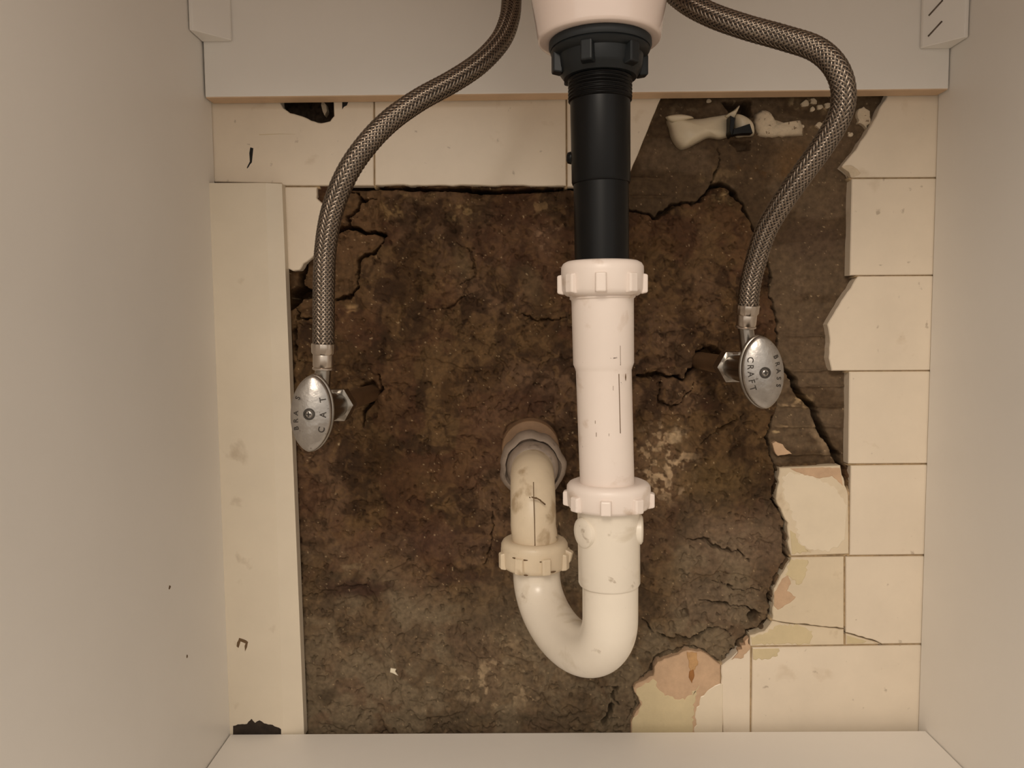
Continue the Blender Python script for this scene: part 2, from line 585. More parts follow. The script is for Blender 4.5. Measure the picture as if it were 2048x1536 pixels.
crack(CHAIN, 2.7)
crack([(1430, 370), (1445, 366), (1462, 374), (1474, 386)], 5.0, 0.02, 0.5)
crack(EDGE2, 2.6, 0.015)
crack([(1478, 384), (1492, 412), (1490, 428)], 2.0, 0.008)
crack([(1565, 721), (1594, 758), (1612, 792), (1638, 820), (1650, 860), (1664, 886), (1682, 917), (1690, 940), (1690, 964)], 4.6, 0.024, 0.8)
crack([(684, 373), (760, 374), (840, 375), (920, 378), (990, 381), (1060, 379), (1148, 374)], 3.4, 0.02, 0.35)
crack([(930, 378), (960, 381), (1000, 382)], 4.4, 0.02, 0.3)
crack([(1446, 288), (1442, 318), (1430, 356), (1430, 370)], 1.5, 0.007)
crack([(700, 376), (723, 394), (752, 398)], 1.9, 0.012)
crack([(723, 394), (708, 413), (692, 431), (690, 450), (671, 464)], 2.2, 0.014)
crack([(656, 468), (672, 462), (689, 450), (708, 455), (726, 466), (745, 464), (766, 468)], 4.2, 0.028, 0.5)
crack([(766, 468), (763, 486), (752, 501), (728, 511), (714, 519), (716, 547), (715, 574), (701, 591), (668, 598)], 2.8, 0.014)
crack([(588, 612), (590, 638), (620, 635)], 2.0, 0.012)
crack([(607, 528), (602, 545), (596, 572)], 4.5, 0.02)
crack([(590, 640), (584, 680), (596, 720)], 2.2, 0.010)
crack([(757, 750), (760, 780), (741, 806), (722, 828), (722, 862)], 2.6, 0.012)
crack([(1278, 752), (1330, 752), (1372, 756), (1392, 735), (1396, 712), (1420, 696)], 2.6, 0.014)
crack([(1326, 760), (1320, 800), (1345, 817), (1372, 800), (1392, 766)], 1.7, 0.007)
crack([(1400, 890), (1450, 855), (1494, 832)], 1.4, 0.005)
crack([(1371, 1081), (1408, 1079), (1448, 1100), (1484, 1112), (1502, 1122)], 1.8, 0.007)
crack([(1433, 1170), (1477, 1181), (1521, 1184)], 2.0, 0.007)
crack([(1408, 1206), (1450, 1213), (1484, 1218), (1512, 1232)], 2.4, 0.009)
crack([(1291, 1243), (1309, 1268), (1335, 1283), (1382, 1286), (1410, 1268), (1437, 1257), (1462, 1270), (1474, 1280)], 2.2, 0.008)
crack([(1203, 1383), (1232, 1380), (1226, 1405), (1238, 1416)], 2.6, 0.010)
crack([(1212, 1452), (1222, 1420)], 4.5, 0.016)
crack([(1445, 1330), (1420, 1312), (1385, 1300), (1330, 1312), (1311, 1326), (1304, 1352), (1268, 1370), (1264, 1380), (1278, 1410), (1258, 1450)], 2.0, 0.007)
crack([(905, 480), (940, 500), (948, 556), (915, 568)], 1.6, 0.004)
crack([(850, 620), (900, 612), (940, 585)], 1.6, 0.004)
crack([(1040, 625), (1070, 640), (1130, 636)], 1.6, 0.005)
crack([(600, 1196), (640, 1192), (690, 1180), (725, 1172), (760, 1215)], 5.0, 0.003)
crack([(985, 1000), (985, 1080), (970, 1130)], 2.0, 0.005)


def cavity(poly, dep, edge=4.0, jit=0.6):
    global H
    H = H + dep * sstep(edge, -edge, sdf(poly, jit))


cavity([(572, 586), (596, 570), (612, 580), (632, 584), (625, 592), (598, 598), (588, 612), (572, 620)], 0.035)
cavity([(1500, 1238), (1512, 1226), (1524, 1232), (1518, 1246), (1508, 1252)], 0.016, 3)
cavity([(1528, 1252), (1540, 1244), (1536, 1258), (1520, 1266)], 0.012, 3)
cavity([(1362, 1228), (1378, 1226), (1380, 1238), (1368, 1240)], 0.006, 4)
cavity([(1398, 702), (1425, 694), (1448, 706), (1446, 735), (1412, 740), (1396, 728)], 0.022, 4)
cavity([(722, 772), (742, 764), (754, 782), (742, 806), (722, 808)], 0.012, 6)
cavity([(1452, 198), (1505, 196), (1508, 225), (1490, 232), (1470, 222)], 0.022, 4)
cavity([(1470, 276), (1507, 276), (1506, 291), (1484, 296)], 0.007, 4)
cavity([(540, 176), (700, 176), (700, 212), (692, 216), (676, 252), (640, 256), (590, 242), (556, 224)], 0.026, 3, 0.0)
cavity([(1020, 880), (1060, 862), (1104, 880), (1108, 925), (1060, 945), (1016, 925)], 0.02, 4, 0)

# grout bed under and between the tiles
d1 = np.full(U.shape, 1e4); d2 = np.full(U.shape, 1e4)
for poly, mat in TILES:
    d = sdf([(p[0], p[1]) for p in poly], 0.0)
    d2 = np.minimum(d2, np.maximum(d, d1)); d1 = np.minimum(d, d1)
hole = inside([(540, 176), (700, 176), (697, 213), (688, 218), (680, 250), (640, 258), (590, 244), (552, 224)])
grout = ((d1 < -5) | (d2 < 5)) & ~hole
crk = np.minimum(seg_dist([(1563, 1245), (1688, 1258)], False, 0), seg_dist([(1692, 1266), (1762, 1288)], False, 0)) < 4
H = np.where(grout & ~crk, 0.0020, H)
H = np.where(grout & crk, 0.005, H)
H = np.maximum(H, 0.0006)

# colour of the cement, with some light and shade painted in --------------------------------------
def C3(r, g, b):
    return np.array(srgb(r, g, b))


def lerp(a, b, t):
    return a * (1 - t[..., None]) + b * t[..., None]


n1 = fbm(150, 101, 6, warp=80); n2 = fbm(60, 111, 6, warp=40); n3 = fbm(14, 121, 4); n4 = fbm(220, 131, 4, warp=60); n5 = fbm(34, 161, 5, warp=40)
base = np.ones(U.shape + (3,)) * C3(112, 89, 64)
base = lerp(base, C3(88, 66, 44) * np.ones(3), sstep(0.44, 0.60, n1))
base = lerp(base, C3(118, 94, 78) * np.ones(3), sstep(0.50, 0.66, n4) * 0.75)
base = lerp(base, C3(70, 50, 34) * np.ones(3), sstep(0.54, 0.66, n2) * 0.8)
base = lerp(base, C3(62, 45, 30) * np.ones(3), sstep(0.57, 0.66, n5) * 0.55)
n6 = fbm(18, 171, 4, warp=24)
base = lerp(base, C3(60, 42, 26) * np.ones(3), sstep(0.60, 0.70, n6) * 0.6)
base = lerp(base, C3(128, 102, 74) * np.ones(3), sstep(0.42, 0.32, n6) * 0.45)
base = lerp(base, C3(104, 72, 56) * np.ones(3), sstep(0.52, 0.62, fbm(90, 181, 4, warp=50)) * 0.4)
grey = sstep(980, 1300, W_ + (n1 - 0.5) * 400 + (U - 1000) * 0.15)          # greyer, dusty cement low on the wall, also brightened as by light
base = lerp(base, C3(128, 113, 94) * np.ones(3), grey * (0.45 + 0.5 * sstep(0.58, 0.42, n2)))
rightb = sstep(6, -6, dB)
base = lerp(base, C3(118, 101, 84) * np.ones(3), rightb * 0.8)
base = lerp(base, C3(90, 72, 54) * np.ones(3), rightb * sstep(0.5, 0.62, fbm(70, 141, 5, sx=2, sy=0.7)) * 0.8)
base = lerp(base, C3(128, 102, 78) * np.ones(3), inR * 0.6)
tone = grey * 0.8 + rightb * 0.55
base = base * lerp(np.array([0.66, 0.60, 0.48]) * np.ones(3), np.array([0.80, 0.78, 0.72]) * np.ones(3), np.clip(tone, 0, 1))  # upper cement darker: the sink's shade is partly put into the colour
SP = sstep(0.54, 0.70, n3)


def patch(x, y, rx, ry, s, col, speck=True, ang=0.0):
    global base
    ca, sa = math.cos(ang), math.sin(ang)
    X = U - x + JX; Yv = W_ - y + JY
    q = np.hypot((X * ca + Yv * sa) / rx, (-X * sa + Yv * ca) / ry)
    m = sstep(1.0, 0.25, q) * s
    if speck:
        m = m * np.clip(SP * 1.4 + 0.15, 0, 1)
    base = lerp(base, C3(*col) * np.array([0.80, 0.76, 0.68]), np.clip(m, 0, 1))


patch(840, 392, 60, 14, .9, (164, 138, 100)); patch(780, 420, 40, 22, .7, (150, 124, 88)); patch(925, 420, 50, 34, .9, (158, 132, 96))
patch(1085, 410, 40, 30, .6, (150, 124, 92)); patch(1095, 475, 42, 50, .8, (150, 122, 100)); patch(880, 555, 50, 40, .6, (140, 112, 78))
patch(925, 525, 22, 50, .7, (118, 98, 74), False, -0.4); patch(1060, 570, 26, 60, .5, (112, 92, 68), False, -0.3)
patch(1330, 930, 85, 110, .95, (190, 166, 138)); patch(1300, 900, 40, 60, .7, (170, 146, 118)); patch(1352, 872, 18, 20, .95, (190, 168, 140), False)
patch(1000, 1370, 130, 75, .75, (176, 156, 130)); patch(1120, 1330, 90, 90, .55, (150, 132, 110)); patch(1010, 1290, 80, 40, .5, (160, 140, 116))
patch(1450, 395, 34, 14, .9, (196, 172, 130)); patch(1440, 350, 60, 30, .5, (150, 128, 98)); patch(1375, 220, 40, 26, .6, (150, 134, 112), True)
patch(1620, 200, 46, 18, .9, (200, 178, 146)); patch(1655, 212, 14, 18, .9, (204, 182, 150)); patch(1640, 250, 20, 14, .8, (190, 166, 130))
patch(1500, 330, 30, 12, .8, (96, 68, 36)); patch(1555, 340, 40, 26, .8, (92, 64, 34)); patch(1600, 320, 70, 60, .6, (120, 92, 60), False)
patch(1610, 800, 30, 16, .8, (190, 164, 130)); patch(1650, 885, 14, 50, .8, (150, 130, 108), False, -0.5); patch(1600, 856, 60, 6, .8, (176, 152, 122)); patch(1590, 814, 50, 5, .8, (176, 152, 122))
patch(1557, 868, 10, 4, .9, (200, 176, 140), False)
patch(690, 630, 30, 8, .6, (170, 140, 104), True, -0.6); patch(700, 610, 14, 8, .8, (160, 132, 98), False)
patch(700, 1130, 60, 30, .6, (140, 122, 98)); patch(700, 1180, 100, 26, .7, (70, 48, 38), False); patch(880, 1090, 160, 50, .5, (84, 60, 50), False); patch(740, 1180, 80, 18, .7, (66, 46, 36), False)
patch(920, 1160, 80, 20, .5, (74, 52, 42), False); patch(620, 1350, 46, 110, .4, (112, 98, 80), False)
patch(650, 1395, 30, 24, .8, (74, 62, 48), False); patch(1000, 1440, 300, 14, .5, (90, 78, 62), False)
patch(1060, 800, 110, 50, .5, (74, 50, 36), False); patch(850, 960, 120, 60, .4, (88, 62, 40), False)
patch(1480, 1090, 160, 80, .45, (132, 112, 96), False); patch(1440, 1210, 130, 60, .5, (130, 114, 98), False); patch(1360, 990, 60, 14, .5, (150, 130, 110), True, 1.0)
patch(1630, 480, 90, 60, .5, (92, 74, 62), False); patch(1610, 560, 60, 60, .6, (132, 112, 94)); patch(1250, 1420, 30, 50, .6, (104, 88, 72), False)
patch(1440, 960, 100, 60, .5, (112, 92, 62), False); patch(1270, 520, 60, 60, .6, (84, 62, 38), False); patch(1310, 490, 90, 22, .5, (92, 68, 40), False)
flk = fbm(4.5, 400, 2)
base = lerp(base, C3(180, 155, 120) * np.ones(3), sstep(0.87, 0.92, flk) * 0.7)
base = np.where((grout & ~crk)[..., None], C3(176, 152, 118), base)
base = np.where(hole[..., None], C3(84, 70, 58) * (0.5 + fbm(14, 600, 4))[..., None], base)

PW = np.stack([(U - 1024) / FPX, -(W_ - 768) / FPX, np.ones(U.shape)], -1) @ CM.T
PW = CAM + PW * ((0 - CAM[1]) / PW[..., 1])[..., None]
co = PW.copy(); co[..., 1] = H
me = bpy.data.meshes.new('cement_surface')
nv = NH * NW
me.vertices.add(nv)
me.vertices.foreach_set('co', co.reshape(-1).astype(np.float32))
idx = np.arange(nv).reshape(NH, NW)
q = np.stack([idx[:-1, :-1], idx[1:, :-1], idx[1:, 1:], idx[:-1, 1:]], -1).reshape(-1, 4)
me.loops.add(q.size)
me.loops.foreach_set('vertex_index', q.reshape(-1).astype(np.int32))
me.polygons.add(len(q))
me.polygons.foreach_set('loop_start', (np.arange(len(q)) * 4).astype(np.int32))
me.polygons.foreach_set('loop_total', np.full(len(q), 4, np.int32))
me.polygons.foreach_set('use_smooth', np.ones(len(q), bool))
me.update(calc_edges=True)
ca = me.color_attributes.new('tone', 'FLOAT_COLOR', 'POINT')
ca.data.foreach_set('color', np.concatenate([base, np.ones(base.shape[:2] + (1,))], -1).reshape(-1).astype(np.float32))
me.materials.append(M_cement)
cement = bpy.data.objects.new('cement_surface', me)
COL.objects.link(cement)
cement.parent = wall
cement['label'] = 'rough cracked brown cement exposed between broken tiles'


def film(name, pts, mat, lift=0.0003, amp=3.2, step=5, lab=None, thick=0.0012, Y=0.0):
    o = mk(name, *slab(rough(pts, amp, step), Y - lift, thick, 1.2, 0.0003), mat, wall, smooth=False)
    if lab:
        o['label'] = lab
    return o


# adhesive, plaster remains and marks on the tiles, two small holes painted dark
film('adhesive_residue', [(1502, 1274, 1), (1530, 1266, 1), (1560, 1249, 1), (1600, 1252, 1), (1625, 1262, 1), (1620, 1288, 1), (1560, 1289, 1), (1504, 1290)], M_residue)
film('adhesive_residue', [(1505, 1298), (1558, 1297, 1), (1556, 1312, 1), (1530, 1318, 1), (1506, 1319)], M_residue)
film('adhesive_residue', [(1582, 1118, 1), (1616, 1120, 1), (1612, 1150, 1), (1598, 1170, 1), (1585, 1160, 1), (1570, 1150, 1)], M_residue)
film('adhesive_residue', [(1580, 1060, 1), (1592, 1068, 1), (1602, 1090, 1), (1622, 1104, 1), (1584, 1109)], M_residue)
film('adhesive_residue', [(1694, 1271, 1), (1712, 1276, 1), (1734, 1283), (1726, 1287), (1694, 1288)], M_residue, amp=0.6)
film('adhesive_residue', [(1264, 1442, 1), (1284, 1410, 1), (1272, 1378, 1), (1306, 1358, 1), (1330, 1392, 1), (1370, 1400, 1), (1398, 1372, 1), (1386, 1410, 1), (1388, 1470), (1264, 1470)], M_residue)
film('plaster_scrap', [(1549, 1184, 1), (1564, 1158, 1), (1576, 1150, 1), (1582, 1168, 1), (1574, 1182, 1), (1592, 1194, 1), (1580, 1206, 1), (1556, 1220, 1), (1548, 1212)], M_residue_pink, amp=1.6)
film('plaster_scrap', [(1476, 1306, 1), (1498, 1276, 1), (1500, 1299, 1), (1482, 1318, 1), (1464, 1320)], M_residue_pink, lift=0.001, thick=0.006)
film('plaster_scrap', [(1580, 937, 1), (1604, 948, 1), (1640, 957, 1), (1664, 952, 1), (1686, 972), (1680, 936, 1), (1640, 935)], M_residue_pink, amp=1.0)
film('white_glaze', [(1446, 1368, 1), (1420, 1378, 1), (1400, 1400, 1), (1391, 1425, 1), (1390, 1480), (1445, 1480)], M_glaze_white)
film('white_glaze', [(1566, 952, 1), (1585, 945, 1), (1640, 958, 1), (1676, 980, 1), (1695, 1010), (1690, 1080, 1), (1660, 1104, 1), (1620, 1100, 1), (1600, 1086, 1), (1592, 1050, 1), (1580, 1020, 1), (1566, 985, 1)], M_glaze_white)
film('rust_streak', [(1374, 1304, 1), (1394, 1306, 1), (1396, 1330, 1), (1387, 1342, 1), (1381, 1346, 1), (1378, 1328, 1)], M_rust_pale, lift=0.0007, amp=1.6)
film('rust_streak', [(1379, 1344, 1), (1387, 1338, 1), (1389, 1352, 1), (1384, 1367, 1), (1378, 1356, 1)], M_rust, lift=0.0009, amp=0.8, lab='orange rust streak on broken tile')
film('painted_slit', [(500, 294, 1), (507, 296), (504, 325, 1), (494, 338), (493, 335), (499, 323), (498, 306)], M_darkmark, lift=0.0002, amp=0.5, lab='short black slit painted on tile')  # dark film painted in place of a slit through the glaze
film('painted_hole', [(684, 196), (697, 203, 1), (694, 211, 1), (688, 214), (684, 220)], M_darkmark, lift=0.0002, amp=0.8)  # second small hole, only painted as a dark film
film('mortar_stub', [(644, 200), (651, 208, 1), (654, 222, 1), (649, 231, 1), (645, 222), (642, 210)], M_crust, Y=0.012, lift=0.001, amp=0.6, thick=0.008)
film('smudge_line', [(516, 268), (560, 266.5), (590, 267.5), (592, 269), (560, 269), (518, 271)], M_residue, lift=0.0001, amp=0.3)
film('chipped_plaster', [(1545, 887, 1), (1552, 883, 1), (1566, 889, 1), (1574, 900, 1), (1584, 908, 1), (1556, 912, 1), (1549, 902)], M_residue_pink, Y=0.006, lift=0.001, thick=0.006, amp=1.0)
film('paint_flake', [(781, 1337), (792, 1339), (790, 1344), (796, 1352), (786, 1347), (780, 1345)], M_flake, Y=0.001, lift=0.002, amp=0.3, thick=0.0015)

# plaster crumbs in the bare mortar at upper right
for (x, y, r) in ((1612, 206, 9), (1628, 202, 8), (1640, 214, 7), (1656, 210, 8), (1626, 218, 6), (1640, 250, 8), (1652, 243, 5), (1702, 268, 6), (1605, 252, 5), (1418, 202, 6)):
    pts = [(x + r * random.uniform(.6, 1.15) * math.cos(a), y + r * random.uniform(.5, 1.0) * math.sin(a)) for a in np.linspace(0, 6.283, 9)[:-1]]
    film('plaster_crumb', pts, M_crust, Y=0.0085, lift=0.0005, thick=0.005)
film('plaster_crumb', [(1716, 222, 1), (1728, 213, 1), (1740, 222, 1), (1742, 240, 1), (1734, 258, 1), (1722, 246, 1), (1716, 246, 1)], M_crust, Y=0.007, lift=0.001, thick=0.006)
film('plaster_crumb', [(1684, 334, 1), (1702, 330, 1), (1722, 346, 1), (1710, 353), (1702, 354), (1698, 344)], M_crust, Y=0.0, lift=0.0005, thick=0.006)


def smooth_poly(pts, n=5):
    P = np.asarray([(p[0], p[1]) for p in pts], float)
    m = len(P)
    out = []
    for i in range(m):
        p0, p1, p2, p3 = P[i - 1], P[i], P[(i + 1) % m], P[(i + 2) % m]
        for k in range(n):
            t = k / n
            out.append(tuple(0.5 * ((2 * p1) + (p2 - p0) * t + (2 * p0 - 5 * p1 + 4 * p2 - p3) * t * t + (3 * p1 - p0 - 3 * p2 + p3) * t ** 3)))
    return out


def dome(name, poly, Yb, h, mat, parent, n=7, sharpness=0.5, tilt=None, noise=0.0, lab=None):
    """pillow-like lump over an outline"""
    P = np.asarray(poly, float)
    c = P.mean(0)
    vs, fs = [], []
    m = len(P)
    for k in range(n + 1):
        s = 1 - k / (n + 0.0)
        s = max(s, 0.04)
        z = h * (1 - s ** 2.4) ** sharpness
        for p in P:
            qx = c + (p - c) * s
            w = V(qx[0], qx[1], Yb)
            zz = z
            if tilt:
                zz = z * (1 + tilt[0] * (qx[0] - c[0]) / 60 + tilt[1] * (qx[1] - c[1]) / 30)
            zz += random.uniform(-noise, noise) if 0 < k else 0
            vs.append((w[0], Yb - zz, w[2]))
    for k in range(n):
        for i in range(m):
            j = (i + 1) % m
            fs.append((k * m + i, k * m + j, (k + 1) * m + j, (k + 1) * m + i))
    fs.append(tuple(n * m + i for i in range(m)))
    fs.append(tuple(range(m - 1, -1, -1)))
    o = mk(name, vs, fs, mat, parent)
    if lab:
        o['label'] = lab
    return o


g = thing('sealant_glob', V(1400, 300, 0.008), 'smooth cream sealant glob with folded lip stuck to bare mortar below the rail', 'sealant')
dome('glob_body', smooth_poly([(1334, 240, 1), (1337, 258, 1), (1343, 280, 1), (1358, 299, 1), (1375, 297, 1), (1396, 286, 1), (1416, 277, 1), (1440, 279, 1), (1461, 270, 1), (1463, 250, 1), (1461, 230, 1), (1434, 232, 1), (1400, 238, 1), (1366, 240, 1)]), 0.009, 0.012, M_glob, g, 9, 0.5, tilt=(-0.35, 0.25))
dome('folded_lip', smooth_poly([(1331, 236, 1), (1338, 232, 1), (1362, 230, 1), (1388, 236, 1), (1372, 242, 1), (1345, 246, 1)]), 0.002, 0.006, M_glob, g, 6)
dome('pinched_tip', smooth_poly([(1448, 234, 1), (1466, 222, 1), (1479, 211, 1), (1472, 228, 1), (1464, 240, 1)]), 0.006, 0.006, M_glob, g, 6)
dome('flap', smooth_poly([(1466, 232, 1), (1482, 230, 1), (1504, 246, 1), (1508, 270, 1), (1488, 274, 1), (1469, 272, 1)]), 0.008, 0.008, M_glob, g, 6)
mk('painted_gap', *slab([(1461, 231), (1471, 236), (1468, 254), (1464, 272), (1459, 262)], -0.0065, 0.012, 0.6, 0.0004), M_black, g, smooth=False)  # black wedges paint the dark gaps beside the glob
mk('painted_gap', *slab([(1467, 258), (1500, 247), (1506, 266), (1480, 267), (1465, 270)], -0.0030, 0.008, 0.6, 0.0004), M_black, g, smooth=False)
c_ = dome('plaster_crust', rough([(1504, 246, 1), (1508, 230, 1), (1518, 222, 1), (1531, 222, 1), (1538, 236, 1), (1552, 244, 1), (1574, 249, 1), (1602, 243, 1), (1607, 256, 1), (1606, 272), (1570, 275, 1), (1530, 277, 1), (1512, 272, 1)], 1.6, 6), 0.010, 0.008, M_crust, None, 8, 0.4, noise=0.0006)
c_['label'] = 'rough white plaster crust beside the cream sealant glob'
c_['category'] = 'plaster'

# ------------------------------------------------------------------ painted trim board on the left
tb_front = -0.012
def trim_xz(px, py):
    p = V(px, py, tb_front); return p[0], p[2]
rowsY = np.linspace(366, 1478, 24)
vs, fs = [], []
for y in rowsY:
    k = (y - 366) / (1452 - 366)
    xl = 418 + 40 * k; xc = 531 + (566 - 531) * k; xr = 561 + (605 - 561) * k
    xr += 0
    A = trim_xz(xl, y); B_ = trim_xz(xc, y); Cc = trim_xz(xr, y)
    vs += [(A[0], 0.0015, A[1]), (A[0], tb_front, A[1]), (B_[0], tb_front, B_[1]), (Cc[0], tb_front + 0.0035, Cc[1]), (Cc[0], 0.0015, Cc[1])]
n = len(rowsY)
for i in range(n - 1):
    for k in range(4):
        fs.append((i * 5 + k, (i + 1) * 5 + k, (i + 1) * 5 + k + 1, i * 5 + k + 1))
    fs.append((i * 5 + 4, (i + 1) * 5 + 4, (i + 1) * 5, i * 5))
fs.append((0, 1, 2, 3, 4)); fs.append(tuple((n - 1) * 5 + k for k in (4, 3, 2, 1, 0)))
trim = mk('trim_1', vs, fs, M_trimw, smooth=False)
trim['kind'] = 'structure'
trim['label'] = 'long painted white trim board upright on the left of the wall'
trim['category'] = 'trim board'
# crumbled foot of the board
mk('rotted_edge', *slab(rough([(466, 1452, 1), (480, 1449, 1), (494, 1448, 1), (503, 1438, 1), (510, 1446, 1), (519, 1441, 1), (528, 1447, 1), (545, 1450, 1), (562, 1459), (562, 1480), (466, 1480)], 1.2, 4), tb_front - 0.0003, 0.003, 0.5, 0.0001), M_rot, trim, smooth=False)
mk('brown_stain', *slab(rough([(474, 1285, 1), (478, 1276, 1), (488, 1279, 1), (496, 1284, 1), (494, 1294, 1), (490, 1303), (489, 1292), (491, 1287), (481, 1283), (477, 1296), (473, 1293)], 0.8, 4), tb_front - 0.0002, 0.001, 0.5, 0.0001), M_seam, trim, smooth=False)

# ------------------------------------------------------------------ cabinet
cab = thing('vanity_cabinet', ((XL + XR) / 2, YFRONT, 0.0), 'open white melamine vanity cabinet framing the pipes, without a back panel', 'cabinet')
for x0, x1 in ((XL - TH, XL), (XR, XR + TH)):
    o = bevel(mk('side_panel', *box(x0, x1, YFRONT, -0.0008, 0.0, ZTOP), M_panel, cab, smooth=False), 0.0006, 1)
bevel(mk('bottom_panel', *box(XL + 0.0007, XR - 0.0007, YFRONT, -0.0135, ZB - TH, ZB), M_panel, cab, smooth=False), 0.0006, 1)
mk('toe_kick', *box(XL + 0.0007, XR - 0.0007, YFRONT + 0.05, YFRONT + 0.066, 0.0, ZB - TH - 0.0004), M_panel, cab, smooth=False)
ZR = float(V(1150, 187.5, -0.0165)[2])
rail = bevel(mk('back_rail', *box(XL + 0.0012, XR - 0.0008, -0.0165, -0.0012, ZR + 0.0006, ZTOP - 0.002), M_panel, cab, smooth=False), 0.0008, 2)
eb = mk('edge_band', *box(XL + 0.0018, XR - 0.0014, -0.0162, -0.0014, ZR, ZR + 0.0012), M_edge, rail, smooth=False)
eb['label'] = 'beige edge band on the underside of the rail'
ZCB = float(V(420, 84, -0.0165)[2])


def corner_block(xc, sgn, leg=0.0235, staples=False, drop=0.0):
    z0, z1 = ZCB - drop, ZTOP - 0.003
    y0 = -0.0170
    a = (xc + sgn * 0.0003, y0); b = (xc + sgn * leg, y0); c = (xc + sgn * 0.0003, y0 - leg)
    b2 = (xc + sgn * leg, y0 - 0.003); c2 = (xc + sgn * 0.003, y0 - leg)
    out = [a, b, b2, c2, c]
    m = len(out)
    vs = [(p[0], p[1], z0) for p in out] + [(p[0], p[1], z1) for p in out]
    fs = [tuple(range(m)), tuple(range(2 * m - 1, m - 1, -1))] + [(i, m + i, m + (i + 1) % m, (i + 1) % m) for i in range(m)]
    if sgn > 0:
        fs = [f[::-1] for f in fs]
    o = bevel(mk('corner_block', vs, fs, M_panel, cab, smooth=False), 0.0006, 1)
    if staples:
        B = np.array([b2[0], b2[1]]); Cq = np.array([c2[0], c2[1]])
        nrm = np.array([-1.0, -1.0]) / math.sqrt(2) * np.array([sgn * -1 * -1, 1]) if sgn < 0 else np.array([1, -1]) / math.sqrt(2)
        for zz in (z0 + 0.007, z0 + 0.022):
            for q0, q1 in (((0.14, 0.0), (0.46, 0.0085)),):
                p0 = B + (Cq - B) * q0[0]; p1 = B + (Cq - B) * q1[0]
                A = np.array([p0[0], p0[1], zz + q0[1]]) + np.array([nrm[0], nrm[1], 0]) * 0.0002
                E_ = np.array([p1[0], p1[1], zz + q1[1]]) + np.array([nrm[0], nrm[1], 0]) * 0.0002
                mk('staple', *lathe_axis(A, E_, [(0, 0.00065), (np.linalg.norm(E_ - A), 0.00065)], 8), M_staple, o)
    return o


corner_block(XL + 0.0004, 1)
corner_block(XR - 0.0004, -1, staples=True, drop=0.0115)
# specks on the left side panel
for (px_, py_) in ((374, 1313), (339, 1175)):
    d = CM @ np.array([(px_ - 1024) / FPX, -(py_ - 768) / FPX, 1.0])
    t_ = (XL - CAM[0]) / d[0]; p = CAM + d * t_
    pts = [(XL + 0.0002, p[1] + 0.002 * math.cos(a) * random.uniform(.5, 1), p[2] + 0.0016 * math.sin(a) * random.uniform(.5, 1)) for a in np.linspace(0, 6.283, 8)[:-1]]
    pts2 = [(XL - 0.0005, q_[1], q_[2]) for q_ in pts]
    m = len(pts)
    fs = [tuple(range(m)), tuple(range(2 * m - 1, m - 1, -1))] + [(i, m + i, m + (i + 1) % m, (i + 1) % m) for i in range(m)]
    mk('grime_speck', pts + pts2, fs, M_seam, cab, smooth=False)

# ------------------------------------------------------------------ sink
YP = -0.184
boss_c = V(1198, 86, YP)
sink = thing('wash_basin', (boss_c[0], boss_c[1], ZTOP), 'white glazed ceramic wash basin underside with tapered drain boss', 'sink')
zb = boss_c[2]
r0 = 123 * depth(boss_c) / FPX
prof = [(zb + 0.004, 0.018), (zb + 0.0003, r0 * 0.80), (zb, r0 * 0.955), (zb + 0.0006, r0 * 0.985), (zb + 0.002, r0), (zb + 0.010, r0 * 1.03), (zb + 0.03, r0 * 1.13), (zb + 0.055, r0 * 1.36),
        (zb + 0.075, 0.075), (zb + 0.10, 0.110), (zb + 0.125, 0.128), (ZTOP, 0.132)]
cs = [np.array([boss_c[0] + (0.0 if z > zb + 0.06 else 0.0), boss_c[1], z]) for z, r in prof]
mk('basin_bowl', *rings(cs, [r for z, r in prof], [(np.array([1.0, 0, 0]), np.array([0, 1.0, 0]))] * len(cs), 64), M_ceramic, sink)
bevel(mk('basin_deck', *box(XL - 0.02, XR + 0.02, YFRONT - 0.02, -0.0005, ZTOP, ZTOP + 0.03), M_ceramic, sink, smooth=False), 0.004, 3)

# ------------------------------------------------------------------ black tailpiece
tp_c = V(1200, 150, YP)
tail = thing('drain_tailpiece', V(1203, 524, YP), 'black plastic drain tailpiece with big winged locknut under the basin', 'drain pipe')


def radpx(h, p):
    return h * depth(p) / FPX


mk('rubber_gasket', *lathe_px(YP, [(1200, 82, 60), (1200, 82, 98), (1200, 86, 102), (1200, 96, 102.5), (1200, 101, 99), (1200, 101, 60)], 64), M_rubber, tail, sharp=40)
nut = mk('locknut', *lathe_px(YP, [(1200, 101, 70), (1200, 101, 97), (1200, 105, 99), (1200, 112, 95), (1200, 116, 86), (1200, 140, 83), (1200, 147, 80), (1200, 158, 72), (1200, 158, 60)], 64), M_blacknut, tail, sharp=40)


def lug_ring(parent, axis_c, r_in, r_out, z0, z1, n, wid, mat, phase=0.0, name='grip_lug', taper=0.0008):
    for k in range(n):
        a = phase + 2 * math.pi * k / n
        ca, sa = math.cos(a), math.sin(a)
        u = np.array([ca, sa, 0]); w = np.array([-sa, ca, 0]); c = np.asarray(axis_c)
        vs = []
        for (r, hw) in ((r_in, wid * 0.62), (r_out, wid * 0.5)):
            for s in (-1, 1):
                for z in (z0, z1):
                    vs.append(c + u * r + w * (s * hw) + np.array([0, 0, z + (taper if (r == r_out and z == z0) else (-taper if r == r_out else 0))]))
        f = [(0, 1, 3, 2), (4, 6, 7, 5), (0, 4, 5, 1), (2, 3, 7, 6), (0, 2, 6, 4), (1, 5, 7, 3)]
        bevel(mk(name, vs, f, mat, parent, smooth=False), 0.0008, 2)


